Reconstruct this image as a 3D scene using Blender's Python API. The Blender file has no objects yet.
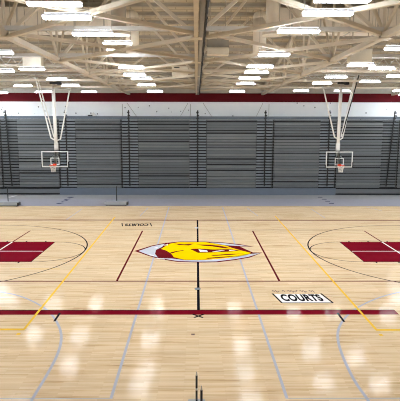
import bpy, bmesh, math, random
from mathutils import Vector, Matrix
random.seed(7)
S = bpy.context.scene
COL = S.collection

# ------------------------------------------------------------------ camera
F, CX, CY, CZ = 502.55, -0.069, -22.362, 5.672
PITCH, YAW, ROLL = 0.1479, 0.00729, 0.002
cam = bpy.data.cameras.new('camera')
cam.sensor_fit = 'HORIZONTAL'; cam.sensor_width = 36; cam.lens = F / 400 * 36
cam.clip_end = 200
co = bpy.data.objects.new('camera', cam); COL.objects.link(co)
R = Matrix.Rotation(-YAW, 3, 'Z') @ Matrix.Rotation(math.pi/2 - PITCH, 3, 'X') @ Matrix.Rotation(ROLL, 3, 'Z')
co.matrix_world = Matrix.Translation((CX, CY, CZ)) @ R.to_4x4()
S.camera = co

def ray(px, py):
    return R @ Vector(((px - 200) / F, -(py - 200.5) / F, -1))
def at_z(px, py, z=0.0):
    d = ray(px, py); t = (z - CZ) / d.z
    return Vector((CX, CY, CZ)) + d * t
def at_y(px, py, y):
    d = ray(px, py); t = (y - CY) / d.y
    return Vector((CX, CY, CZ)) + d * t

# ------------------------------------------------------------------ materials
def srgb(c):
    return tuple((v/255/12.92 if v/255 <= .04045 else ((v/255+.055)/1.055)**2.4) for v in c) + (1,)
def mat(name, col, rough=.6, metal=0.0, var=0.06, scale=3.0, spec=.5, coat=0.0, emis=None):
    m = bpy.data.materials.new(name); m.use_nodes = True
    nt = m.node_tree; b = nt.nodes['Principled BSDF']
    tc = nt.nodes.new('ShaderNodeTexCoord'); n = nt.nodes.new('ShaderNodeTexNoise')
    n.inputs['Scale'].default_value = scale; n.inputs['Detail'].default_value = 4
    nt.links.new(tc.outputs['Object'], n.inputs['Vector'])
    mx = nt.nodes.new('ShaderNodeMix'); mx.data_type = 'RGBA'
    c = srgb(col)
    mx.inputs['A'].default_value = tuple(max(0, v*(1-var*2)) for v in c[:3]) + (1,)
    mx.inputs['B'].default_value = tuple(min(1, v*(1+var*2)) for v in c[:3]) + (1,)
    nt.links.new(n.outputs['Fac'], mx.inputs['Factor'])
    nt.links.new(mx.outputs['Result'], b.inputs['Base Color'])
    b.inputs['Roughness'].default_value = rough; b.inputs['Metallic'].default_value = metal
    b.inputs['Specular IOR Level'].default_value = spec
    b.inputs['Coat Weight'].default_value = coat; b.inputs['Coat Roughness'].default_value = .1
    if emis:
        b.inputs['Emission Color'].default_value = emis[0] + (1,)
        b.inputs['Emission Strength'].default_value = emis[1]
    return m

COAT_R = .075
def floor_finish(b, coat=.42):
    b.inputs['Roughness'].default_value = .45
    b.inputs['Specular IOR Level'].default_value = 0
    b.inputs['Coat Weight'].default_value = coat
    b.inputs['Coat Roughness'].default_value = COAT_R
    b.inputs['Coat IOR'].default_value = 1.45

def wood():
    m = bpy.data.materials.new('maple_floor'); m.use_nodes = True
    nt = m.node_tree; b = nt.nodes['Principled BSDF']; N = nt.nodes.new; L = nt.links.new
    tc = N('ShaderNodeTexCoord')
    br = N('ShaderNodeTexBrick'); br.offset = .37; br.offset_frequency = 2
    br.inputs['Scale'].default_value = 1
    br.inputs['Brick Width'].default_value = .9; br.inputs['Row Height'].default_value = .06
    br.inputs['Mortar Size'].default_value = .0015; br.inputs['Mortar Smooth'].default_value = 1
    br.inputs['Color1'].default_value = srgb((231, 207, 172)); br.inputs['Color2'].default_value = srgb((213, 183, 144))
    br.inputs['Mortar'].default_value = srgb((176, 140, 100)); br.inputs['Bias'].default_value = -.25
    L(tc.outputs['Object'], br.inputs['Vector'])
    mp = N('ShaderNodeMapping'); mp.inputs['Scale'].default_value = (.42, 7, 1)
    L(tc.outputs['Object'], mp.inputs['Vector'])
    n1 = N('ShaderNodeTexNoise'); n1.inputs['Scale'].default_value = 1; n1.inputs['Detail'].default_value = 5; n1.inputs['Roughness'].default_value = .65
    L(mp.outputs['Vector'], n1.inputs['Vector'])
    cr = N('ShaderNodeValToRGB'); e = cr.color_ramp.elements
    e[0].position = .30; e[0].color = (.52, .38, .26, 1); e[1].position = .50; e[1].color = (1, 1, 1, 1)
    e2 = cr.color_ramp.elements.new(.40); e2.color = (.90, .84, .76, 1)
    L(n1.outputs['Fac'], cr.inputs['Fac'])
    mx = N('ShaderNodeMix'); mx.data_type = 'RGBA'; mx.blend_type = 'MULTIPLY'; mx.inputs['Factor'].default_value = .9
    L(br.outputs['Color'], mx.inputs['A']); L(cr.outputs['Color'], mx.inputs['B'])
    # large soft variation of board batches
    mp2 = N('ShaderNodeMapping'); mp2.inputs['Scale'].default_value = (.25, 1.6, 1)
    L(tc.outputs['Object'], mp2.inputs['Vector'])
    n2 = N('ShaderNodeTexNoise'); n2.inputs['Scale'].default_value = 1; n2.inputs['Detail'].default_value = 2
    L(mp2.outputs['Vector'], n2.inputs['Vector'])
    mr = N('ShaderNodeMapRange'); mr.inputs['To Min'].default_value = .86; mr.inputs['To Max'].default_value = 1.1
    L(n2.outputs['Fac'], mr.inputs['Value'])
    mx2 = N('ShaderNodeMix'); mx2.data_type = 'RGBA'; mx2.blend_type = 'MULTIPLY'; mx2.inputs['Factor'].default_value = 1
    L(mx.outputs['Result'], mx2.inputs['A']); L(mr.outputs['Result'], mx2.inputs['B'])
    L(mx2.outputs['Result'], b.inputs['Base Color'])
    floor_finish(b)
    bp = N('ShaderNodeBump'); bp.inputs['Strength'].default_value = .5; bp.inputs['Distance'].default_value = .0022
    mp3 = N('ShaderNodeMapping'); mp3.inputs['Scale'].default_value = (.3, 22, 1); L(tc.outputs['Object'], mp3.inputs['Vector'])
    n3 = N('ShaderNodeTexNoise'); n3.inputs['Scale'].default_value = 1; n3.inputs['Detail'].default_value = 1; L(mp3.outputs['Vector'], n3.inputs['Vector'])
    L(n3.outputs['Fac'], bp.inputs['Height']); L(bp.outputs['Normal'], b.inputs['Coat Normal'])
    return m

def paint(name, col):
    m = mat(name, col, var=.04, scale=1.5); floor_finish(m.node_tree.nodes['Principled BSDF'], .08); return m

def wall_white():
    m = mat('white_block_paint', (246, 250, 255), .7, var=.03, scale=1.2)
    nt = m.node_tree; b = nt.nodes['Principled BSDF']; N = nt.nodes.new; L = nt.links.new
    tc = N('ShaderNodeTexCoord'); mp = N('ShaderNodeMapping'); mp.inputs['Scale'].default_value = (1.0, 1, .9)
    L(tc.outputs['Object'], mp.inputs['Vector'])
    v = N('ShaderNodeTexVoronoi'); v.inputs['Scale'].default_value = 1.9; L(mp.outputs['Vector'], v.inputs['Vector'])
    lt = N('ShaderNodeMath'); lt.operation = 'LESS_THAN'; lt.inputs[1].default_value = .105
    L(v.outputs['Distance'], lt.inputs[0])
    src = b.inputs['Base Color'].links[0].from_socket
    mx = N('ShaderNodeMix'); mx.data_type = 'RGBA'; mx.inputs['B'].default_value = srgb((120, 122, 130))
    L(lt.outputs[0], mx.inputs['Factor']); L(src, mx.inputs['A']); L(mx.outputs['Result'], b.inputs['Base Color'])
    return m

def deck_mat():
    m = mat('roof_deck_paint', (196, 183, 160), .8, var=.07, scale=2)
    nt = m.node_tree; b = nt.nodes['Principled BSDF']; N = nt.nodes.new; L = nt.links.new
    tc = N('ShaderNodeTexCoord')
    br = N('ShaderNodeTexBrick'); br.inputs['Scale'].default_value = 1; br.inputs['Brick Width'].default_value = 1.1
    br.inputs['Row Height'].default_value = .3; br.inputs['Mortar Size'].default_value = .03
    br.inputs['Color1'].default_value = (1, 1, 1, 1); br.inputs['Color2'].default_value = (.86, .84, .8, 1); br.inputs['Mortar'].default_value = (.55, .53, .5, 1)
    L(tc.outputs['Object'], br.inputs['Vector'])
    src = b.inputs['Base Color'].links[0].from_socket
    mx = N('ShaderNodeMix'); mx.data_type = 'RGBA'; mx.blend_type = 'MULTIPLY'; mx.inputs['Factor'].default_value = .8
    L(src, mx.inputs['A']); L(br.outputs['Color'], mx.inputs['B']); L(mx.outputs['Result'], b.inputs['Base Color'])
    return m

M = dict(
    wood=wood(), maroon=paint('maroon_floor_paint', (118, 14, 32)), darkred=paint('dark_red_line_paint', (98, 24, 32)),
    black=paint('black_line_paint', (28, 27, 32)), white=paint('white_line_paint', (235, 232, 232)),
    grey=paint('blue_grey_line_paint', (176, 180, 196)), yellow=paint('yellow_line_paint', (232, 188, 66)),
    gold=paint('gold_emblem_paint', (255, 200, 0)), emblem_grey=paint('pale_grey_emblem_paint', (192, 196, 208)),
    emblem_red=paint('maroon_emblem_paint', (104, 20, 28)), brown=paint('brown_line_paint', (120, 98, 92)), navy=paint('navy_mark_paint', (38, 40, 88)),
    rubber=mat('grey_rubber_floor', (164, 164, 176), .5, var=.05, coat=.3), rubber2=mat('pale_rubber_strip', (164, 162, 164), .5, var=.04, coat=.3),
    wallw=wall_white(), wallm=mat('maroon_wall_paint', (92, 8, 20), .7, spec=.15, var=.05), side=mat('side_wall_paint', (190, 188, 182), .8),
    deck=deck_mat(), steel=mat('cream_painted_steel', (208, 197, 179), .55, var=.05), joist=mat('grey_cream_joist_steel', (172, 164, 150), .6),
    pipe=mat('pale_grey_steel', (196, 194, 190), .45), duct=mat('cream_duct_metal', (222, 212, 196), .55, var=.05),
    gduct=mat('grey_duct_metal', (180, 174, 164), .45, var=.05),
    box=mat('beige_box_metal', (222, 216, 202), .5), boxd=mat('grey_box_metal', (150, 146, 138), .5),
    seat=mat('charcoal_seat_plastic', (98, 102, 106), .42, var=.08, scale=.6), seat2=mat('worn_charcoal_seat_plastic', (112, 116, 118), .42, var=.08, scale=.8),
    gap=mat('black_bleacher_steel', (22, 24, 28), .7), step=mat('grey_step_board', (124, 131, 138), .45, var=.06),
    skirt=mat('blue_grey_skirt_board', (98, 108, 122), .5, var=.04), rail=mat('black_rail_steel', (18, 19, 22), .4),
    toprail=mat('slate_top_rail', (88, 97, 108), .5),
    mast=mat('white_mast_paint', (232, 230, 226), .4, var=.02), orange=mat('orange_rim_paint', (226, 70, 34), .4),
    net=mat('white_net_cord', (225, 222, 216), .8), bframe=mat('white_board_frame', (226, 228, 228), .4, var=.02),
    housing=mat('white_light_housing', (225, 225, 232), .5, var=.02), basem=mat('grey_stanchion_base', (150, 157, 166), .45),
    tip=mat('pale_cap_plastic', (200, 190, 180), .5),
    roof_glow=mat('added_roof_glow', (255, 255, 255), .5, var=0, emis=((.87, .94, 1.0), 9.0)),  # for the added panel that throws light up at the roof
    lamp=mat('lit_light_lens', (255, 255, 255), .5, var=0, emis=((.87, .94, 1.0), 88.0)),
)
g = bpy.data.materials.new('board_glass'); g.use_nodes = True
b = g.node_tree.nodes['Principled BSDF']; b.inputs['Transmission Weight'].default_value = 1
b.inputs['IOR'].default_value = 1.05; b.inputs['Roughness'].default_value = .02; b.inputs['Base Color'].default_value = (.93, .96, .96, 1)
M['glass'] = g

# ------------------------------------------------------------------ mesh helpers
class MB:
    def __init__(s): s.bm = bmesh.new()
    def box(s, c, d, rot=None):
        mt = Matrix.Translation(c)
        if rot is not None: mt = mt @ rot
        bmesh.ops.create_cube(s.bm, size=1, matrix=mt @ Matrix.Diagonal((d[0], d[1], d[2], 1)))
        return s
    def box2(s, a, b):
        return s.box([(a[i]+b[i])/2 for i in range(3)], [abs(b[i]-a[i]) for i in range(3)])
    def bar(s, a, b, r, n=8, r2=None, wd=None):
        a = Vector(a); b = Vector(b); d = b - a; L = d.length
        if L < 1e-6: return s
        rot = d.to_track_quat('Z', 'Y').to_matrix().to_4x4()
        mt = Matrix.Translation((a+b)/2) @ rot
        if wd:
            bmesh.ops.create_cube(s.bm, size=1, matrix=mt @ Matrix.Diagonal((wd[0], wd[1], L, 1)))
        else:
            bmesh.ops.create_cone(s.bm, cap_ends=True, segments=n, radius1=r, radius2=r if r2 is None else r2, depth=L, matrix=mt)
        return s
    def tube(s, pts, r, n=8):
        for i in range(len(pts)-1): s.bar(pts[i], pts[i+1], r, n)
        for p in pts[1:-1]: bmesh.ops.create_icosphere(s.bm, subdivisions=1, radius=r*1.02, matrix=Matrix.Translation(p))
        return s
    def poly(s, pts, z, h=.001):
        vs = [s.bm.verts.new((p[0], p[1], z)) for p in pts]
        f = s.bm.faces.new(vs)
        if f.normal.z < 0 or True:
            f.normal_update()
            if f.normal.z < 0: f.normal_flip()
        bmesh.ops.triangulate(s.bm, faces=[f])
        return s
    def strip(s, pts, w, z, closed=False):
        pts = [Vector((p[0], p[1], 0)) for p in pts]; n = len(pts); L = []; Rr = []
        for i, p in enumerate(pts):
            a = pts[i-1] if (i > 0 or closed) else p; b = pts[(i+1) % n] if (i < n-1 or closed) else p
            t = (b-a).normalized(); q = Vector((-t.y, t.x, 0))*w/2
            L.append(s.bm.verts.new((p.x+q.x, p.y+q.y, z))); Rr.append(s.bm.verts.new((p.x-q.x, p.y-q.y, z)))
        for i in range(n if closed else n-1):
            j = (i+1) % n
            s.bm.faces.new((Rr[i], Rr[j], L[j], L[i]))
        return s
    def build(s, name, m, parent=None, smooth=False, bevel=0):
        me = bpy.data.meshes.new(name); s.bm.to_mesh(me); s.bm.free()
        o = bpy.data.objects.new(name, me); COL.objects.link(o)
        me.materials.append(m)
        if parent: o.parent = parent; o.matrix_parent_inverse = Matrix.Translation(parent.location).inverted()
        if smooth:
            for p in me.polygons: p.use_smooth = len(p.vertices) <= 4
        if bevel:
            bv = o.modifiers.new('bevel', 'BEVEL'); bv.width = bevel; bv.segments = 2
        return o

def thing(name, label, cat, loc=(0, 0, 0), group=None):
    o = bpy.data.objects.new(name, None); COL.objects.link(o); o.location = loc
    o.empty_display_size = .2
    o['label'] = label; o['category'] = cat
    if group: o['group'] = group
    return o
def struct(o, label=None):
    o['kind'] = 'structure'
    return o

# ------------------------------------------------------------------ key depths
YE = at_z(200, 206).y          # far edge of the wood
YB = at_z(200, 195).y          # foot of the folded bleachers
YW = YB + 1.3                  # far wall
YBK = -27.0                    # wall behind the camera
XS = 19.0
RIDGE = 11.9; EAVE = 8.78
def deck_z(y):
    a = abs(y)
    return RIDGE - (RIDGE - EAVE) * min(a / YW, 1)

# ------------------------------------------------------------------ room shell
floor = struct(MB().box2((-XS, YBK, -.2), (XS, YE, 0)).build('floor', M['wood']))
struct(MB().box2((-XS, YE, -.2), (XS, YW, 0)).build('floor_rubber', M['rubber']))
rub2 = MB().box2((-XS, at_z(200, 199).y, 0), (XS, YB, .004)).build('floor_pale_strip', M['rubber2']); struct(rub2)
struct(MB().box2((-XS, YE-.06, .0), (XS, YE+.02, .006)).build('trim_1', M['rubber2']))
zm0, zm1 = at_y(200, 102, YW).z, at_y(200, 93.2, YW).z
wf = struct(MB().box2((-XS, YW, 0), (XS, YW+.25, zm0)).build('wall_far', M['wallw']))
struct(MB().box2((-XS, YW-.02, zm0), (XS, YW+.25, zm1)).build('wall_far_band', M['wallm']))
struct(MB().box2((-XS, YW, zm1), (XS, YW+.25, EAVE+.02)).build('wall_far_top', M['side']))
for sx, nm in ((-1, 'wall_left'), (1, 'wall_right')):
    mb = MB()
    prof = [(YBK, 0), (YW+.25, 0), (YW+.25, EAVE), (0, RIDGE), (-YW, EAVE), (YBK, EAVE)]
    vs0 = [mb.bm.verts.new((sx*XS, y, z)) for y, z in prof]; vs1 = [mb.bm.verts.new((sx*(XS+.25), y, z)) for y, z in prof]
    mb.bm.faces.new(vs0); mb.bm.faces.new(vs1[::-1])
    for i in range(6): mb.bm.faces.new((vs0[i], vs1[i], vs1[(i+1) % 6], vs0[(i+1) % 6]))
    bmesh.ops.recalc_face_normals(mb.bm, faces=mb.bm.faces)
    struct(mb.build(nm, M['side']))
struct(MB().box2((-XS, YBK-.25, 0), (XS, YBK, EAVE)).build('wall_back', M['side']))
mb = MB()
prof = [(YW+.25, EAVE), (0, RIDGE), (-YW, EAVE), (YBK-.25, EAVE)]
for i in range(3):
    (y0, z0), (y1, z1) = prof[i], prof[i+1]
    v = [mb.bm.verts.new(p) for p in ((-XS-.25, y0, z0), (XS+.25, y0, z0), (XS+.25, y1, z1), (-XS-.25, y1, z1), (-XS-.25, y0, z0+.2), (XS+.25, y0, z0+.2), (XS+.25, y1, z1+.2), (-XS-.25, y1, z1+.2))]
    for q in ((0, 1, 2, 3), (4, 7, 6, 5), (0, 4, 5, 1), (2, 6, 7, 3), (0, 3, 7, 4), (1, 5, 6, 2)): mb.bm.faces.new([v[k] for k in q])
bmesh.ops.recalc_face_normals(mb.bm, faces=mb.bm.faces)
ceiling = struct(mb.build('ceiling', M['deck']))

# ------------------------------------------------------------------ court paint (parts of the floor)
Z1, Z2, Z3, Z4 = .0015, .003, .0045, .006
def line(name, pts, w, m, z=Z1, closed=False):
    return MB().strip(pts, w, z, closed).build(name, M[m], floor)
def circ(cx, cy, r, a0, a1, n=72):
    return [(cx + r*math.cos(math.radians(a0+(a1-a0)*i/n)), cy + r*math.sin(math.radians(a0+(a1-a0)*i/n))) for i in range(n+1)]

xe = at_z(397, 312.5).x
ys = -7.62
line('near_sideline', [(-14, ys), (xe, ys)], .36, 'maroon', Z2)
line('near_sideline_edge', [(-14, ys+.2), (xe, ys+.2)], .06, 'black', Z2)
line('far_sideline', [(-14, 7.62), (14, 7.62)], .24, 'darkred', Z2)
line('centre_line', [(0.0, ys+.2), (0.0, at_z(197, 262.4).y)], .09, 'black', Z2)
line('centre_line', [(0.0, at_z(197, 241.8).y), (0.0, 7.6)], .09, 'black', Z2)
line('volleyball_far_sideline', [(-9.1, at_z(200, 230).y), (9.1, at_z(200, 230).y)], .07, 'brown')
yv = at_z(200, 281.2).y
line('volleyball_near_sideline', [(-11, yv), (11, yv)], .10, 'darkred')
line('attack_line', [(-3, -4.5), (-3, 4.5)], .08, 'darkred')
line('attack_line', [(3, -4.5), (3, 4.5)], .08, 'darkred')
for s in (-1, 1):
    MB().box2((s*7.01, -1.83, .0005), (s*12.8, 1.83, Z2)).build('key_area', M['maroon'], floor)
    line('key_border', [(s*12.8, 1.83), (s*7.01, 1.83), (s*7.01, -1.83), (s*12.8, -1.83)], .06, 'black', Z3)
    line('key_middle_line', [(s*7.05, at_z(200, 251.3).y), (s*12.8, at_z(200, 251.3).y)], .07, 'white', Z3)
    line('three_point_line', [(s*12.8, 6.02)] + [(s*(-p[0]), p[1]) for p in circ(-11.2, 0, 6.02, 90, -90)][::1] + [(s*12.8, -6.02)], .06, 'black')  if False else \
    line('three_point_line', [(s*12.8, 6.02)] + [(s*(11.2 - 6.02*math.cos(math.radians(t))), 6.02*math.sin(math.radians(t))) for t in range(90, -91, -2)] + [(s*12.8, -6.02)], .06, 'black')
    line('free_throw_circle', [(s*(7.01 - 1.83*math.cos(math.radians(t))), 1.83*math.sin(math.radians(t))) for t in range(90, -91, -4)], .05, 'black')
    # pale end line over key, dark outside
    line('volleyball_end_line', [(s*9.1, -4.5), (s*9.1, 4.5)], .07, 'darkred', Z1)
    line('volleyball_end_line_over_key', [(s*9.1, -1.8), (s*9.1, 1.8)], .07, 'white', Z4)
    for q in (0, 1, 2):
        x = s*(7.5+q*.95)
        line('key_tick', [(x, 1.83), (x, 2.02)], .07, 'black'); line('key_tick', [(x, -1.83), (x, -2.02)], .07, 'black')
    # yellow court boundary
a = at_z(115, 217); b2 = at_z(24, 329.5)
line('yellow_boundary', [(a.x, a.y), (b2.x, b2.y)], .075, 'yellow', Z3)
line('yellow_boundary', [(b2.x+.03, b2.y), (-12, b2.y)], .12, 'yellow', Z3)
a = at_z(275, 216); b3 = at_z(376.5, 330)
line('yellow_boundary', [(a.x, a.y), (b3.x, b3.y)], .075, 'yellow', Z3)
line('yellow_boundary', [(b3.x-.03, b3.y), (12, b3.y)], .12, 'yellow', Z3)
for px, py in ((18.5, 334), (381, 335)):
    p = at_z(px, py); line('yellow_spot', [(p.x-.05, p.y), (p.x+.05, p.y)], .12, 'yellow', Z2)
p = at_z(193, 334.5); line('brown_spot', [(p.x-.05, p.y), (p.x+.05, p.y)], .1, 'brown', Z2)
p = at_z(10, 269); q = at_z(60, 269); line('yellow_dash', [(p.x, p.y), (q.x, q.y)], .06, 'yellow', Z1)
# blue-grey lanes of the cross court
yb_ = at_z(200, 398.5).y
for px0, px1 in ((169, 111), (222.5, 287)):
    p = at_z(px0, 207); q = at_z(px1, 398.5)
    line('cross_court_lane_line', [(p.x, p.y), (q.x, q.y), (math.copysign(12, q.x), q.y)], .07, 'grey', Z1)
for pts in ([(-8, 291), (0, 292), (18, 295), (36, 302.6), (50, 311.6), (59, 325), (62, 337), (59, 352), (48, 373.5), (33, 397.6), (24, 415)],
            [(408, 291), (399, 292), (376.5, 298), (352, 310), (339, 325), (337, 339), (343, 358), (355, 382.5), (367.5, 399), (377, 415)]):
    w = [at_z(*p) for p in pts]
    # smooth it
    for _ in range(3):
        nw = [w[0]]
        for i in range(len(w)-1): nw += [w[i]*.75+w[i+1]*.25, w[i]*.25+w[i+1]*.75]
        w = nw + [w[-1]]
    line('cross_court_arc', [(p.x, p.y) for p in w], .07, 'grey', Z1)
for a_, b_ in (((82, 209), (66, 220)), ((311, 209), (325, 218)), ((366, 207), (382, 211)), ((148, 208), (140, 216)), ((247, 208), (258, 216))):
    p, q = at_z(*a_), at_z(*b_); line('faint_grey_mark', [(p.x, p.y), (q.x, q.y)], .05, 'grey', Z1)
for a_, b_ in (((60, 313), (54.3, 321.5)), ((337.5, 313), (344.3, 322))):
    p, q = at_z(*a_), at_z(*b_); line('coaching_mark', [(p.x, p.y), (q.x, q.y)], .07, 'black', Z3)
for a_, b_ in (((192.5, 314.3), (203, 317.7)), ((204, 314.3), (194, 317.7))):
    p, q = at_z(*a_), at_z(*b_); line('cross_mark', [(p.x, p.y), (q.x, q.y)], .07, 'black', Z3)
for px, py in ((196.6, 228), (197.6, 289)):
    p = at_z(px, py)
    MB().bar((p.x, p.y, .001), (p.x, p.y, .014), .11, 20).build('net_post_cover', M['emblem_grey' if py < 240 else 'skirt'], floor)
# navy dashes on the rubber
for seq in ([(60, 203.4), (64.5, 201), (67.5, 199.3), (70.5, 197.6)], [(320, 197.3), (324.2, 199.3), (327.6, 201.3), (331.5, 203.4)]):
    for px, py in seq:
        p = at_z(px, py); d = .22 if seq[0][0] < 100 else -.02
        line('navy_dash', [(p.x-.18, p.y-d), (p.x+.18, p.y+d)], .24, 'navy', .006)
p, q = at_z(9, 197.5), at_z(17, 195.5); line('white_scuff', [(p.x, p.y), (q.x, q.y)], .16, 'white', .008)

# centre emblem: abstract swoosh shape
def epoly(name, pts, m, z):
    w = [at_z(*p) for p in pts]
    return MB().poly([(p.x, p.y) for p in w], z).build(name, M[m], floor)
epoly('emblem_outline', [(134.4, 251), (152, 245.5), (165, 243), (180, 241.6), (205, 241.6), (222, 242.4), (240, 244.3), (254, 246.8), (240, 246.6), (246, 249.5), (253, 252.5), (262.6, 252.6), (250, 257.6), (236, 260), (218, 262.3), (200, 262.6), (178, 262), (160, 259.3), (148, 255.8)], 'emblem_red', Z2)
epoly('emblem_outline_fill', [(138.5, 251.1), (152, 246.4), (165, 243.8), (162, 247), (156, 250), (155, 254), (158, 257.6), (150, 255.6)], 'emblem_grey', Z3)
epoly('emblem_lower_swoosh', [(160, 258.2), (172, 258.6), (186, 260.4), (205, 260.2), (228, 258.2), (246, 254.4), (260.5, 253.2), (248, 257), (234, 259.3), (216, 261.5), (200, 261.7), (178, 261.2)], 'emblem_grey', Z3)
epoly('emblem_upper_swoosh', [(210, 242.6), (222, 243), (238, 244.9), (249, 246.4), (236, 245.9), (226, 245.3)], 'emblem_grey', Z3)
epoly('emblem_gold_field', [(161, 249), (165, 246.5), (170, 243.8), (178, 242.4), (205, 242.3), (214, 243.6), (226, 245.8), (232, 248), (241, 250.5), (251, 253), (247, 255.2), (236, 257.3), (216, 259.4), (198, 259.9), (184, 259.7), (174, 257.3), (171, 253.5), (166, 250.5)], 'gold', Z3)
for pts in ([(170, 252.6), (176, 251.2), (183, 250.3), (184, 250.8), (177, 251.9), (172, 253.6)],
            [(196, 244.6), (210, 244.8), (222, 246.2), (231, 248.4), (224, 248.3), (212, 246.5), (203, 245.8)],
            [(190, 249.2), (200, 248.7), (214, 249.6), (230, 249.3), (241, 250.9), (228, 251.8), (212, 252.5), (198, 252.9), (194, 251)],
            [(211, 255.4), (226, 254.2), (245, 253.6), (230, 255.1), (213, 256)],
            [(205, 258.2), (222, 256.8), (238, 255.9), (224, 257.7), (208, 258.9)],
            [(174, 243.6), (184, 244.4), (194, 243.7), (189, 245.6), (179, 245.2)]):
    epoly('emblem_stroke', pts, 'emblem_red', Z4)
for pts in ([(198.5, 249.5), (207, 250.5), (208, 251.8), (200, 252)], [(212, 251.7), (221, 250.4), (225, 250.7), (215, 252)], [(229, 249.9), (236, 250.6), (229, 250.9)],
            [(155, 258), (164, 258.9), (165, 259.7), (158, 259)], [(149, 254.2), (154, 255.4), (154, 256.2), (150, 255.2)], [(163, 245.6), (168, 244), (168, 245.4)], [(153, 248.2), (158, 247), (157, 248.6)]):
    epoly('emblem_fleck', pts, 'white', Z4+.001)

# wordmarks
def text(name, body, size, loc, rotz, m, shear=0, sx=1.0, sy=1.0, bold=.0):
    c = bpy.data.curves.new(name, 'FONT'); c.body = body; c.size = size; c.shear = shear; c.align_x = 'CENTER'; c.align_y = 'CENTER'
    c.offset = bold; c.space_character = 1.05
    o = bpy.data.objects.new(name, c); COL.objects.link(o); c.materials.append(M[m])
    o.location = loc; o.rotation_euler = (0, 0, rotz); o.scale = (sx, sy, 1); o.parent = floor
    return o
def wordmark(px, py, rot, w=1.62, h=.88):
    c = at_z(px, py); s = 1 if rot == 0 else -1
    def P(u, v): return (c.x + s*u, c.y + s*v)
    if rot == 0:
        MB().poly([P(-w/2-.02, h/2-.05), P(w/2-.08, h/2-.05), P(w/2+.09, -h/2), P(-w/2+.12, -h/2)], Z1).build('wordmark_panel', M['white'], floor)
    o = text('wordmark_lettering', 'COURTS', 1, (c.x + s*.03, c.y - s*.02, Z3), rot, 'black', -.16, 1, 1, .045)
    bpy.context.view_layer.update()
    d = o.dimensions
    o.scale = ((w-.26)/d.x, .68/d.y, 1)
    line('wordmark_slash', [P(-w/2-.08, h/2), P(-w/2+.09, -h/2-.04)], .06, 'black', Z2)
    line('wordmark_slash', [P(w/2-.04, h/2), P(w/2+.13, -h/2-.04)], .06, 'black', Z2)
    line('wordmark_rule', [P(-w/2+.09, -h/2-.04), P(w/2+.13, -h/2-.04)], .06, 'black', Z2)
    if rot == 0:
        for a_, b_ in ((-.86, -.62), (-.5, -.42), (-.32, .02), (.1, .34), (.42, .6)):
            n = int((b_-a_)/.02)
            pts = [P(a_ + i*.02, h/2+.22 + .09*math.sin(i*1.3)+.05*math.sin(i*.47)) for i in range(n+1)]
            line('wordmark_script', pts, .03, 'brown', Z2)
wordmark(301, 297.9, 0)
wordmark(137, 224.8, math.pi, 1.62, .88)

# ------------------------------------------------------------------ roof steel
words = ['first', 'second', 'third', 'fourth', 'fifth', 'sixth', 'seventh', 'eighth', 'ninth', 'tenth', 'eleventh', 'twelfth', 'thirteenth', 'fourteenth', 'fifteenth', 'sixteenth', 'seventeenth', 'eighteenth', 'nineteenth', 'twentieth']
HC = 8.27                        # bottom chord centre
DN = [y - 22.362 for y in (3.9, 9.55, 15.2, 20.85, 26.5, 32.15, 37.8)]
DN = [DN[0]-5.65] + DN
def chord_top(y): return max(deck_z(y) - .18, HC + .2)
tr = []
labels = {
 -16.2: 'cream steel roof truss farthest left, above the left end bleachers',
 -10.8: 'cream steel roof truss running to the far wall above the left hoop side',
 -5.65: 'cream steel roof truss running deep, left of the middle truss',
 -.08: 'narrow cream steel roof truss along the middle beside the rolled curtain',
 5.4: 'cream steel roof truss running deep, right of the middle truss',
 10.8: 'cream steel roof truss running to the far wall above the right hoop side',
 16.2: 'cream steel roof truss farthest right, above the right end bleachers'}
for x in (-16.2, -5.65, -.08, 5.4, 16.2):
    t = thing('roof_truss', labels[x], 'roof truss', (x, YW, HC), 'roof trusses running from front to back')
    w = .11 if x == -.08 else .19
    MB().box2((x-w/2, -26.9, HC-.08), (x+w/2, YW, HC+.08)).build('bottom_chord', M['steel'], t)
    mb = MB()
    mb.bar((x, 0, chord_top(0)), (x, YW, chord_top(YW)), 0, wd=(.18, .16)); mb.bar((x, 0, chord_top(0)), (x, -YW, chord_top(YW)), 0, wd=(.18, .16))
    mb.build('top_chord', M['steel'], t)
    nodes = [y for y in DN if -YW < y < YW]
    for i, y in enumerate(nodes):
        MB().bar((x, y, HC+.1), (x, y, chord_top(y)), .05).build('vertical_web', M['steel'], t)
        if i+1 < len(nodes):
            y2 = nodes[i+1]; ym = (y+y2)/2
            MB().bar((x, y, HC+.08), (x, ym, chord_top(ym)), .055).build('diagonal_web', M['steel'], t)
            MB().bar((x, y2, HC+.08), (x, ym, chord_top(ym)), .055).build('diagonal_web', M['steel'], t)
        MB().box2((x-w/2-.12, y-.22, HC-.095), (x+w/2+.12, y+.22, HC-.08)).build('gusset_plate', M['steel'], t)
# webs of the cross trusses, rising in a V from the nodes of two neighbouring trusses
for bi, (xa, xb) in enumerate(((-5.65, -.08), (-.08, 5.4))):
    for i in range(3, 8):
        y = DN[i]; xm = (xa+xb)/2; zt = deck_z(y) - .2
        if zt - HC < .7: continue
        t = thing('cross_web_frame', 'V of two steel webs rising to the deck in the %s bay, %s row' % (('left middle', 'right middle')[bi], words[i-3]), 'roof web', (xm, y, HC), 'V webs between the trusses')
        MB().bar((xa+.1, y+.16, HC+.1), (xm-.06, y+.16, zt), 0, wd=(.12, .1)).build('web_bar', M['steel'], t)
        MB().bar((xb-.1, y+.16, HC+.1), (xm+.06, y+.16, zt), 0, wd=(.12, .1)).build('web_bar', M['steel'], t)
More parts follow.
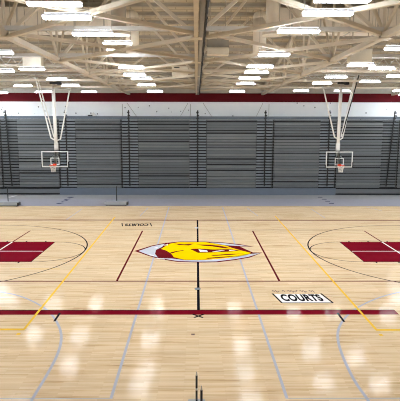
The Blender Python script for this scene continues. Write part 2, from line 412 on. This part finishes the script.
# purlins under the deck
k = 0
pur = [ -18, -14, -10, -6, -2.5] + [0.5 + 1.15*i for i in range(int((YW-.7)/1.15))]
pf = sorted([y for y in pur if y > 0], reverse=True)
for y in pur:
    z = deck_z(y)
    mb = MB(); mb.box2((-XS, y-.05, z-.16), (XS, y+.05, z-.135)); mb.box2((-XS, y-.012, z-.16), (XS, y+.012, z+.01))
    o = mb.build('roof_purlin', M['joist'])
    if y > 0: o['label'] = 'thin cream roof purlin under the deck, %s out from the far wall' % words[pf.index(y)]
    else: o['label'] = 'thin cream roof purlin under the deck on the near slope'
    o['category'] = 'purlin'; o['group'] = 'purlins across the roof deck'
# cross struts and X braces at bottom chord level
rows = ['behind the camera', 'behind the camera', 'nearest', 'second', 'third', 'fourth', 'fifth', 'farthest']
bays = [(-16.2, -5.65), (-5.55, -.14), (.24, 5.3), (5.4, 16.2)]
bname = ['left outer', 'left middle', 'right middle', 'right outer']
rname = {1: 'nearest above the near court', 2: 'second', 3: 'third', 4: 'fourth', 5: 'fifth', 6: 'sixth', 7: 'last before the far wall'}
for i, y in enumerate(DN):
    if i < 2: continue
    mb = MB(); mb.box2((-XS, y-.07, HC-.06+.19), (XS, y+.07, HC+.06+.19)) 
    o = mb.build('cross_strut', M['pipe' if i in (3, 4) else 'steel'])
    o['label'] = 'long horizontal strut crossing under the roof, %s counted from the viewer' % {2: 'nearest', 3: 'second', 4: 'third', 5: 'fourth', 6: 'fifth', 7: 'sixth'}[i]
    o['category'] = 'strut'; o['group'] = 'cross struts between the trusses'
for bi in (1, 2):
    x0, x1 = bays[bi]
    for i in range(2, len(DN)-1):
        a0 = (x0, DN[i]); a1 = (x1, DN[i+1]); b0 = (x1, DN[i]); b1 = (x0, DN[i+1])
        for (p, q, zz, dirn) in ((a0, a1, HC+.06, 'slanting away to the right'), (b0, b1, HC-.05, 'slanting away to the left')):
            o = MB().bar((p[0], p[1], zz), (q[0], q[1], zz), 0, wd=(.13, .10)).build('diagonal_brace', M['steel'])
            o['label'] = 'cream diagonal roof brace, %s bay, %s row, %s' % (bname[bi], words[i-2], dirn)
            o['category'] = 'brace'; o['group'] = 'diagonal braces between the trusses'
# open-web joists outside the middle bays
def joist(x0, x1, y, zb, zt, label, mtop='pipe'):
    t = thing('open_web_joist', label, 'joist', ((x0+x1)/2, y, zb), 'open web joists beside the middle bays')
    MB().box2((x0, y-.05, zb), (x1, y+.05, zb+.09)).build('bottom_chord', M['joist'], t)
    MB().box2((x0, y-.05, zt-.08), (x1, y+.05, zt)).build('top_chord', M[mtop], t)
    n = int(round((x1-x0)/.55)); mb = MB()
    for i in range(n):
        xa = x0+(x1-x0)*i/n; xb = x0+(x1-x0)*(i+1)/n; xm = (xa+xb)/2
        mb.bar((xa, y, zb+.08), (xm, y, zt-.07), .02, 6); mb.bar((xm, y, zt-.07), (xb, y, zb+.08), .02, 6)
    mb.build('zigzag_web', M['pipe'], t)
YH = at_z(60, 165.3, 3.05).y + .38        # plane of the hanging masts
for s, sd in ((-1, 'left'), (1, 'right')):
    xs = sorted((s*5.6, s*16.0))
    yj = YH
    joist(xs[0], xs[1], yj+1.15, at_y(60, 77.5, yj).z, at_y(60, 72, yj).z, 'zigzag web joist carrying the %s hanging hoop' % sd)
    yj2 = 24 - 22.36
    joist(xs[0], xs[1], yj2, at_y(20, 66.5, yj2).z, at_y(20, 56, yj2).z, 'zigzag web joist behind the beige box on the %s' % sd)
    yj3 = YH - 3.6
    joist(xs[0], xs[1], yj3, at_y(20, 70, yj3).z, at_y(20, 65.5, yj3).z, 'shallow joist in front of the %s hoop joist' % sd, 'steel')

# ducts
def duct(s):
    sd = 'left' if s < 0 else 'right'
    y = 24.0-22.36+.9
    z0, z1 = at_y(20, 33, y).z, at_y(20, 9, y).z
    z1 = min(z1, deck_z(y+.5)-.25)
    t = thing('air_duct', 'large cream rectangular air duct high under the %s roof' % sd, 'duct', (s*9, y, z0), 'main air ducts')
    mb = MB(); mb.box2((s*3.6, y-.4, z0), (s*(XS-.03), y+.5, z1)); mb.build('duct_run', M['duct'], t)
    for i in range(11):
        x = 4.4+1.35*i
        MB().box2((s*x-.03, y-.43, z0-.03), (s*x+.03, y+.52, z1+.02)).build('duct_seam', M['gduct'], t)
    pa = at_y(132 if s < 0 else 260, 20, y).x
    mb = MB(); mb.bar((pa, y, z0-.9), (pa, y, z1-.3), .32, 20)
    mb.bar((pa, y, z1-.35), (s*3.7, y, z1-.35), .30, 20); bmesh.ops.create_uvsphere(mb.bm, u_segments=16, v_segments=10, radius=.33, matrix=Matrix.Translation((pa, y, z1-.35)))
    mb.build('duct_elbow', M['duct'], t, smooth=True)
    y2 = -2.5
    x2 = at_y(119 if s < 0 else 273, 20, y2).x
    zt = deck_z(y2)-.08; zb = at_y(119, 29, y2).z
    t2 = thing('air_drop', 'round %s duct drop with a flat round diffuser, %s of the middle' % ('grey' if s < 0 else 'cream', sd), 'duct', (x2, y2, zb-.2), 'round duct drops')
    MB().bar((x2, y2, zb-.05), (x2, y2, zt), .27, 24).build('drop_pipe', M['gduct' if s < 0 else 'duct'], t2, smooth=True)
    MB().bar((x2, y2, zb-.22), (x2, y2, zb-.12), .42, 24).bar((x2, y2, zb-.12), (x2, y2, zb-.04), .42, 24, .26).build('diffuser', M['duct'], t2)
duct(-1); duct(1)

# hanging boxes
def hbox(x0, y0, x1, y1, yy, label, two=False):
    a = at_y(x0, y0, yy); c = at_y(x1, y1, yy)
    t = thing('hanging_equipment_box', label, 'equipment box', ((a.x+c.x)/2, yy, c.z))
    if two:
        zm = a.z*.45 + c.z*.55
        MB().box2((a.x, yy, zm), (c.x, yy+.45, a.z)).build('upper_case', M['boxd'], t, bevel=.015)
        MB().box2((a.x, yy-.03, c.z), (c.x, yy+.45, zm)).build('lower_case', M['box'], t, bevel=.015)
    else:
        MB().box2((a.x, yy, c.z), (c.x, yy+.45, a.z)).build('case', M['box'], t, bevel=.015)
        MB().box2((a.x+.12, yy-.012, a.z-.1), (a.x+.42, yy+.01, a.z-.05)).build('vent_slot', M['gap'], t)
    for q in (.15, .85):
        x = a.x+(c.x-a.x)*q
        MB().bar((x, yy+.2, a.z), (x, yy+.2, deck_z(yy+.2)-.02), .02, 6).build('hanger_rod', M['joist'], t)
hbox(22, 53, 41, 66, 23.3-22.36, 'beige box hanging above the left hoop, among the joists')
hbox(350.5, 48.5, 372, 62, 20.2-22.36, 'beige box hanging above the right hoop, among the joists')
hbox(207, 38.5, 229, 54.5, 18.4-22.36, 'two tone grey and beige box just right of the middle truss', True)
hbox(172, 66, 188, 76.5, 29-22.36, 'small beige box with a dark slot just left of the middle truss')

# rolled divider curtain
t = thing('rolled_divider_curtain', 'rolled grey and black divider curtain tube under the middle roof truss', 'divider curtain', (.06, YW, HC))
MB().bar((.065, -15, HC-.02), (.065, YW-.1, HC-.02), .075, 16).build('roller_tube', M['boxd'], t, smooth=True)
mb = MB()
for i in range(60):
    y = -15+i*(YW+14.8)/60; y2 = -15+(i+1)*(YW+14.8)/60
    mb.bar((.155+random.uniform(-.01, .01), y, HC-.03), (.155+random.uniform(-.01, .01), y2, HC-.03), .045+random.uniform(-.006, .006), 8)
mb.build('curtain_fabric', M['gap'], t)

# ------------------------------------------------------------------ light fixtures
ZL = CZ + 2.40
inner_l = [(54.5, 4.5), (67, 18), (93, 34.5), (117.5, 43.5, 8.75), (119, 50.3, 8.95), (131.5, 68), (134.5, 75.3), (141.5, 79), (146.5, 85.2), (155, 91.6)]
inner_r = [(342, .6), (327.5, 14), (298.5, 32), (274, 55), (260, 67), (256.5, 72.8), (249.5, 78.5), (245.5, 84), (237, 91.6)]
outer_l = [(-3, 53.4), (2, 71.3), (32, 69.3), (57, 79.8), (23, 86), (70.5, 85.8), (-2, 93), (45, 92.2), (89, 92), (-32, 79)]
outer_r = [(402, 49), (361, 65.7), (382, 69), (398, 76.6), (336, 77.3), (322, 83.5), (370, 82), (301, 91), (342, 91.2), (401, 91)]
def proto_light():
    t = thing('hanging_light_fixture', '', 'ceiling light', (0, 0, 0), 'hanging light fixtures')
    mb = MB(); mb.box((0, 0, .05), (1.09, .22, .04)); mb.box((0, 0, .085), (1.02, .16, .03))
    hs = mb.build('housing', M['housing'], t, bevel=.008)
    MB().box((0, 0, .0), (1.06, .19, .045)).build('lens', M['lamp'], t)
    MB().box((0, .0, .105), (1.0, .08, .008)).build('added_glow_panel', M['roof_glow'], t)  # glowing panel added to brighten the roof steel and deck
    for sx in (-.5, .5): MB().bar((sx, 0, .13), (sx, 0, 1), .008, 6).build('cable', M['joist'], t)
    return t
pl = proto_light(); first = [True]
def light(p, label):
    if first[0]: t = pl; first[0] = False; kids = list(pl.children)
    else:
        t = pl.copy(); COL.objects.link(t); kids = []
        for ch in pl.children:
            c = ch.copy(); COL.objects.link(c); c.parent = t; kids.append(c)
    t.location = p; t['label'] = label
    if p.y > 15 and abs(p.x) < 17: t.scale = (1.3, 1, 1)
    for c in kids:
        if c.name.startswith('cable'):
            L = deck_z(p.y) - p.z - .15; c.scale = (1, 1, L/.87); c.location = (0, 0, .13 - .13*L/.87)
def rank(i, n, ordn=words): return ordn[i]
for lst, where in ((inner_l, 'left inner row of lights'), (inner_r, 'right inner row of lights')):
    for i, q_ in enumerate(lst):
        light(at_z(q_[0], q_[1], q_[2] if len(q_) > 2 else ZL), 'lit white rectangular fixture, %s from the top in the %s' % (words[i], where))
for lst, where in ((outer_l, 'left'), (outer_r, 'right')):
    s = sorted(lst, key=lambda p: p[1])
    for i, (px, py) in enumerate(s):
        light(at_z(px, py, ZL), 'lit white rectangular fixture, %s highest among those outside the %s truss' % (words[i], where))
ex = []  # unseen fixtures added outside the frame to brighten floor and far end
for x in (-15, -11, -7.5, -3.1, 3.1, 7.5, 11, 15):
    for y in ((-15.5,) if abs(x) in (15,) else ()) + ((-12,) if abs(x) in (7.5, 15) else ()) + ((-8.5, -4.5) if abs(x) > 10 else ()) + ((-.5,) if abs(x) > 12 else ()):
        p = Vector((x, y, ZL)); ex.append(p)
for x, y in ((13, .5), (13, 4), (15.6, 4.5), (15.6, 8.5), (15.8, 12), (16.4, 15.5), (16.6, 18)):
    ex += [Vector((-x, y, ZL)), Vector((x, y, ZL))]
for y in (5, 9, 13, 17):
    ex += [Vector((-17.8, y, ZL)), Vector((17.8, y, ZL))]
for p in ex:
    light(p, 'unseen white fixture added outside the frame as fill light')

# ------------------------------------------------------------------ bleachers
Z0 = at_y(200, 188, YB).z; ZT = at_y(200, 119.3, YB).z; NR = 24; PR = (ZT-Z0)/NR
AX = [-15.3, -10.6, -5.52, .05, 5.54, 10.72, 15.8]; AW = 1.42
edges = [-XS+.05] + [v for a_ in AX for v in (a_-AW/2, a_+AW/2)] + [XS-.05]
secs = [(edges[2*i], edges[2*i+1]) for i in range(8)]
slab = ['at the far left end', 'second from the left, behind the left hoop', 'third from the left', 'just left of the middle aisle', 'just right of the middle aisle', 'third from the right', 'second from the right, beside the right hoop', 'at the far right end']
for i, (x0, x1) in enumerate(secs):
    cxm = (x0+x1)/2; mid = 2 <= i <= 5
    t = thing('bleacher_section', 'folded charcoal bleacher section %s' % slab[i], 'bleacher', (cxm, YB, 0), 'folded bleacher sections')
    MB().box2((x0+.02, YB+.16, .0), (x1-.02, YW-.05, ZT)).build('carcass', M['gap'], t)
    rnd = random.Random(i)
    for r in range(NR):
        off = rnd.choice((0, 0, .015, .03, .045)); gap = rnd.choice((.02, .03, .04, .05, .07, .11))
        z = Z0 + r*PR
        mb = MB(); mb.box2((x0+.01, YB+.0+off, z+gap), (x1-.01, YB+.3, z+PR*.72)); mb.box2((x0+.01, YB+.03+off, z+PR*.72), (x1-.01, YB+.3, z+PR-.004))
        mb.build('seat_row', M['seat2' if rnd.random() < .35 else 'seat'], t, bevel=.012)
    MB().box2((x0, YB-.02, ZT+.01), (x1, YB+.35, ZT+.24)).build('top_rail', M['toprail'], t)
    if 2 <= i <= 5 or i in (1, 6):
        xa, xb = x0, x1
        if i == 1: xa = at_y(58, 190, YB).x; xa = max(xa, x0); xb = x1
        if i == 6: xb = min(at_y(337, 190, YB).x, x1)
        if xb > xa + .1 and mid:
            MB().box2((xa-.0, YB-.06, .01), (xb, YB+.14, Z0-.02)).build('front_skirt', M['skirt'], t)
    if not mid:
        MB().box2((x0, YB-.0, .14), (x1, YB+.14, Z0-.1)).build('front_skirt', M['seat'], t)
alab = ['at the left edge of the view', 'behind the left hoop', 'second to the left of the middle aisle' if False else 'between the left hoop and the middle', 'in the middle of the wall', 'between the middle and the right hoop', 'just left of the right hoop', 'at the right edge of the view']
for i, ax in enumerate(AX):
    s = -1 if ax < 0 else 1
    t = thing('bleacher_aisle', 'folded stair aisle with dark handrail %s' % alab[i], 'bleacher aisle', (ax, YB, 0), 'stair aisles in the bleachers')
    x0, x1 = ax-AW/2, ax+AW/2
    MB().box2((x0+.0, YB+.2, 0), (x1, YW-.05, ZT)).build('carcass', M['gap'], t)
    for r in range(NR):
        z = Z0 + r*PR
        MB().box2((x0+.03, YB+.06, z+.085), (x1-.03, YB+.3, z+PR-.02)).build('step', M['step' if 1 <= i <= 5 else 'seat'], t, bevel=.008)
    if i != 3:
        xb = x0+.07 if s < 0 else x1-.07
        mb = MB()
        for r in range(NR):
            z = Z0+r*PR; mb.box2((xb-.06, YB-.03, z-.01), (xb+.06, YB+.1, z+.13))
        mb.box2((xb-.025, YB+.0, Z0), (xb+.025, YB+.12, ZT))
        mb.build('step_bracket', M['rail'], t)
    mb = MB(); xr = ax-.02; lean = (-.12 if i == 0 else (.2 if i == 6 else 0))
    mb.bar((xr-lean, YB-.06, Z0+.15), (xr+lean, YB-.06, ZT+.72), .05, 8)
    for r in range(NR+2):
        z = Z0+.3+r*PR; f = (z-Z0)/(ZT-Z0); xx = xr-lean+2*lean*f
        mb.box((xx+.02*(-1)**r, YB-.07, z), (.2, .06, .1))
    mb.build('handrail', M['rail'], t)
    MB().box2((x0, YB-.02, ZT+.01), (x1, YB+.35, ZT+.24)).build('top_rail', M['toprail'], t)
    if 1 <= i <= 5:
        MB().box2((x0, YB-.06, .01), (x1, YB+.14, Z0-.02)).build('front_skirt', M['skirt'], t)
    else:
        MB().box2((x0, YB, .14), (x1, YB+.14, Z0-.1)).build('front_skirt', M['seat'], t)

# small things on the far wall
def conduit(px, label, y0=104, y1=117):
    a = at_y(px, y0, YW); c = at_y(px, y1, YW)
    o = MB().bar((a.x, YW-.02, c.z-.3), (a.x, YW-.02, a.z), .018, 6).build('wall_conduit', M['boxd'])
    o['label'] = label; o['category'] = 'conduit'; o['group'] = 'thin conduits on the white wall'
conduit(122.3, 'thin grey conduit on the white wall, left of the middle')
conduit(190.5, 'thin grey conduit on the white wall at the middle truss')
conduit(269, 'thin grey conduit on the white wall, right of the middle')
def brace(a, c, label):  # thin grey bars stand in for cable shadows on the wall
    p = at_y(*a, YW-.03); q = at_y(*c, YW-.03)
    o = MB().bar(p, q, .014, 6).build('wall_brace_cable', M['boxd']); o['label'] = label; o['category'] = 'cable'; o['group'] = 'slanting cables on the white wall'
brace((127, 103), (137, 117), 'thin bar for a cable shadow slanting down right on the white wall')
brace((203, 103), (212, 117), 'thin bar for a cable shadow slanting down right beside the middle truss')
brace((263, 103), (256, 117), 'thin bar for a cable shadow slanting down left on the white wall')
brace((188, 103), (180, 117), 'thin bar for a cable shadow slanting down left beside the middle truss')
a = at_y(88, 117, YB+.5); c = at_y(93.5, 112.3, YB+.5); d = at_y(98, 117, YB+.5)
t = thing('triangle_sign', 'small white triangular horn on top of the left bleachers', 'signboard', (c.x, YB+.5, ZT+.24))
mb = MB(); v = [mb.bm.verts.new((p.x, yy, p.z)) for yy in (YB+.35, YB+.55) for p in (a, c, d)]
for q in ((0, 1, 2), (5, 4, 3), (0, 3, 4, 1), (1, 4, 5, 2), (2, 5, 3, 0)): mb.bm.faces.new([v[k] for k in q])
bmesh.ops.recalc_face_normals(mb.bm, faces=mb.bm.faces)
mb.build('sign', M['mast'], t)  # white triangle meant as a small sign with a dark base
MB().box2((a.x+.05, YB+.2, ZT+.24), (a.x+.4, YB+.5, ZT+.33)).build('foot', M['rail'], t)

# ------------------------------------------------------------------ hanging hoops
def hoop(side, cx_px, board_l, board_r, ytop, ybot, mast_top, braceL, braceR, join, swivel, dark_strip):
    y = YH
    c = at_y(cx_px, (ytop+ybot)/2, y); W = 1.83; H = 1.07
    zc = 3.05 + .30 + .22
    zt_, zb_ = 2.9 + H, 2.9
    t = thing('hanging_basketball_hoop', 'white ceiling hung basketball hoop with glass backboard on the %s' % side, 'basketball hoop', (c.x, y, zb_), 'ceiling hung hoops')
    rot = Matrix.Rotation(math.radians(swivel), 4, 'Z')
    def P(u, d, z): 
        v = rot @ Vector((u, d, 0)); return Vector((c.x+v.x, y+v.y, z))
    def bx(mb, u0, u1, d0, d1, z0, z1):
        p = P((u0+u1)/2, (d0+d1)/2, (z0+z1)/2); mb.box(p, (abs(u1-u0), abs(d1-d0), abs(z1-z0)), rot)
    fr = MB(); w = .062
    bx(fr, -W/2, W/2, -.03, .03, zt_-w, zt_); bx(fr, -W/2, W/2, -.03, .03, zb_, zb_+w)
    bx(fr, -W/2, -W/2+w, -.03, .03, zb_+w, zt_-w); bx(fr, W/2-w, W/2, -.03, .03, zb_+w, zt_-w)
    fr = fr.build('backboard_frame', M['bframe'], t)
    gl = MB(); bx(gl, -W/2+w, W/2-w, -.006, .006, zb_+w, zt_-w); gl = gl.build('glass_panel', M['glass'], t)
    sq = MB(); a0, a1, s0, s1 = -.305, .305, 3.05, 3.05+.48; q = .055
    bx(sq, a0, a1, -.02, -.01, s1-q, s1); bx(sq, a0, a1, -.02, -.01, s0, s0+q); bx(sq, a0, a0+q, -.02, -.01, s0+q, s1-q); bx(sq, a1-q, a1, -.02, -.01, s0+q, s1-q)
    sq.build('target_square', M['bframe'], gl)
    pd = MB(); bx(pd, W/2-.02, W/2+.04, -.05, .05, zb_-.03, zb_+.38); pd.build('edge_padding', M['gap'], t)
    pd = MB(); bx(pd, -W/2-.04, -W/2+.0, -.05, .05, zb_-.03, zb_+.2); pd.build('edge_padding', M['gap'], t)
    rm = MB(); n = 24; rc = P(0, -.38, 3.05)
    pts = [(rc.x+.228*math.cos(2*math.pi*i/n), rc.y+.228*math.sin(2*math.pi*i/n), 3.05) for i in range(n+1)]
    rm.tube(pts, .017, 6)
    bx(rm, -.1, .1, -.16, -.03, 3.0, 3.14); bx(rm, -.05, .05, -.17, -.05, 2.93, 3.05)
    rmo = rm.build('rim', M['orange'], t)
    nt = MB(); k = 12
    rings = [(3.04, .22), (2.93, .185), (2.82, .155), (2.71, .135), (2.60, .13)]
    def rp(j, i, h=0): z, r = rings[j]; a_ = 2*math.pi*(i+h)/k; return (rc.x+r*math.cos(a_), rc.y+r*math.sin(a_), z)
    for j in range(4):
        for i in range(k):
            h = .5*(j % 2); h2 = .5*((j+1) % 2)
            nt.bar(rp(j, i, h), rp(j+1, i, h2), .011, 4); nt.bar(rp(j, i, h), rp(j+1, i-1 if j % 2 == 0 else i+1, h2), .011, 4)
    nt.build('net', M['net'], rmo)
    # mount frame behind the board
    mf = MB(); mp = at_y(cx_px, 148, y+.25)
    mx = c.x + (.05 if side == 'left' else -.06)
    bx(mf, -.05, .05, .03, .2, 2.95, 3.9); mf.bar(P(-.25, .05, 3.5), (mx, y+.25, 3.85), .025); mf.bar(P(.25, .05, 3.5), (mx, y+.25, 3.85), .025)
    mf.build('mount_frame', M['pipe'], t)
    # mast, straight down
    jt = at_y(join[0], join[1], y+.25); tp = at_y(mast_top[0], mast_top[1], y+.25)
    MB().bar((mx, y+.25, 3.7), (tp.x, y+.25, tp.z), .11, 16).build('mast', M['mast'], t, smooth=True)
    MB().bar((mx, y+.25, 3.98), (mx, y+.25, 4.5), .14, 16).build('lower_sleeve', M['mast'], t, smooth=True)
    cc = MB(); bx(cc, -.28, .28, -.0, .3, zt_+.0, zt_+.05); cc.build('mast_clamp', M['gap'], t)
    for nm, pts, dbl in (('left', braceL, True), ('right', braceR, True)):
        bb = MB(); off = .14
        A = at_y(*pts[0], y+.55); B = at_y(*pts[1], y+.3)
        bb.tube([A, B, Vector((jt.x, y+.25, B.z-.16))], .045, 8)
        if nm == ('left' if side == 'left' else 'right'):
            A2 = A + Vector((-.06 if side == 'left' else .06, .0, 0)); B2 = B + Vector(((.1 if side == 'left' else -.0), .35, .05))
            bb.tube([A+Vector((.03, .4, 0)), B2], .04, 8)
            for q_ in (3, 6):
                f = q_/9; p0 = A.lerp(B, f); p1 = (A+Vector((.03, .4, 0))).lerp(B2, f+.03); bb.bar(p0, p1, .014, 5)
        bb.build('side_brace', M['mast'], t)
        # fittings
        MB().box(A, (.14, .3, .1)).build('brace_fitting', M['pipe'], t)
        MB().bar(A, (A.x, A.y, deck_z(A.y)-.1), .03, 6).build('hanger_rod', M['joist'], t)
    if dark_strip:
        p, q2 = at_y(359, 75, y+.1), at_y(342.5, 134, y+.1)
        MB().bar(p, q2, .035, 6).build('hoist_cable', M['gap'], t)
    hb = MB(); l = at_y(braceL[0][0]+8, 89.3, y+.25); r_ = at_y(braceR[0][0]+1, 89.3, y+.25)
    if side == 'left': l = at_y(46, 89.3, y+.25); r_ = at_y(70.5, 89.3, y+.25)
    else: l = at_y(322, 87.5, y+.25); r_ = at_y(346, 87.5, y+.25)
    hb.bar((l.x, y+.25, tp.z), (r_.x, y+.25, tp.z), .045, 8).build('cross_pipe', M['pipe'], t)
    MB().bar((tp.x, y+.25, tp.z), (tp.x, y+.25, deck_z(y+.25)-.14), .05, 8).build('hanger_rod', M['joist'], t)
    w0 = at_y(mast_top[0]+2, 83, y-.4)
    t2 = thing('hoop_winch', 'dark winch motor above the %s hoop mast' % side, 'winch', w0)
    MB().bar(w0+Vector((-.35, 0, 0)), w0+Vector((.12, 0, 0)), .08, 12).build('motor', M['rail'], t2)
    MB().box(w0+Vector((.25, 0, 0)), (.25, .25, .22)).build('gearbox', M['gap'], t2)
    MB().bar(w0+Vector((.2, 0, 0)), (w0.x+.2, w0.y, deck_z(w0.y)-.1), .03, 6).build('hanger_rod', M['joist'], t2)
hoop('left', 55, 41, 68.5, 152, 167.5, (53.2, 89), ((35.5, 78), (51, 138)), ((69.5, 90), (60.5, 139)), (55.3, 141.5), -5, False)
hoop('right', 339.3, 325.5, 353, 151, 167, (341, 88), ((323.2, 87.5), (334.5, 137)), ((356, 77), (342.5, 138)), (338.9, 140.5), 3, True)

# ------------------------------------------------------------------ stanchions
def stanchion(x, y, h, label, wide=1.55, r=.032, near=False):
    t = thing('portable_stanchion', label, 'stanchion', (x, y, 0), 'portable stanchions')
    d = .56 if not near else .3
    mb = MB(); mb.box2((x-wide/2, y-d/2, .07), (x+wide/2, y+d/2, .33)); mb.build('weighted_base', M['basem'], t, bevel=.02)
    MB().box2((x-wide/2+.02, y-d/2+.02, .04), (x+wide/2-.02, y+d/2-.02, .1)).build('rubber_skirt', M['rail'], t)
    mb = MB()
    for sx in (-1, 1):
        for sy in (-1, 1): mb.bar((x+sx*(wide/2-.1)-.02, y+sy*(d/2-.07), .03), (x+sx*(wide/2-.1)+.02, y+sy*(d/2-.07), .03), .03, 12)
    mb.build('caster', M['rail'], t)
    MB().bar((x, y, .32), (x, y, h), r, 14).build('post', M['rail'], t, smooth=True)
    MB().bar((x, y, h), (x, y, h+.08), r*.9, 12, r*.3).build('post_cap', M['tip' if near else 'rail'], t)
    if near:
        MB().bar((x, y, h-.30), (x, y, h-.26), r*1.12, 14).build('post_ring', M['pipe'], t)
        MB().bar((x, y, h-.75), (x, y, h-.66), r*1.12, 14).build('post_ring', M['tip'], t)
    else:
        MB().box2((x-wide/2-.04, y-d/2+.03, .14), (x-wide/2+.02, y-d/2+.13, .24)).build('corner_bumper', M['mast' if x > -8 else 'rail'], t)
        MB().box2((x+wide/2-.05, y-d/2-.02, .06), (x+wide/2+.05, y+d/2-.1, .26)).build('end_pad', M['rail'], t, bevel=.02)
p = at_z(116.5, 205.6); stanchion(p.x, p.y+.15, 1.32, 'black post on a grey wheeled base, left of the middle by the bleachers')
p = at_z(7.6, 206.3); stanchion(p.x, p.y+.15, 1.32, 'black post on a grey wheeled base at the left edge by the bleachers')
def near_post(px, py, D, label):
    y = D - 22.362; q = at_y(px, py, y); stanchion(q.x, y, q.z-.08, label, .34, .021, True)
near_post(196.6, 371.5, 9.1, 'taller looking slim black post at the bottom of the view, left of the pair')
near_post(201.5, 385.5, 8.1, 'slim black post at the bottom of the view, right of the pair')

# ------------------------------------------------------------------ world, view
w = bpy.data.worlds.new('world'); S.world = w; w.use_nodes = True
w.node_tree.nodes['Background'].inputs['Color'].default_value = (.8, .85, 1, 1)
w.node_tree.nodes['Background'].inputs['Strength'].default_value = .05
S.view_settings.view_transform = 'Standard'; S.view_settings.look = 'None'
S.view_settings.gamma = 1; S.view_settings.exposure = 0.0
S.view_settings.use_curve_mapping = False
S.cycles.use_denoising = True
S.cycles.filter_width = 1.05
S.cycles.max_bounces = 8; S.cycles.diffuse_bounces = 5; S.cycles.glossy_bounces = 3; S.cycles.transmission_bounces = 4
S.cycles.sample_clamp_indirect = 20
S.cycles.sample_clamp_direct = 24
S.cycles.use_light_tree = True
S.cycles.caustics_reflective = False; S.cycles.caustics_refractive = False
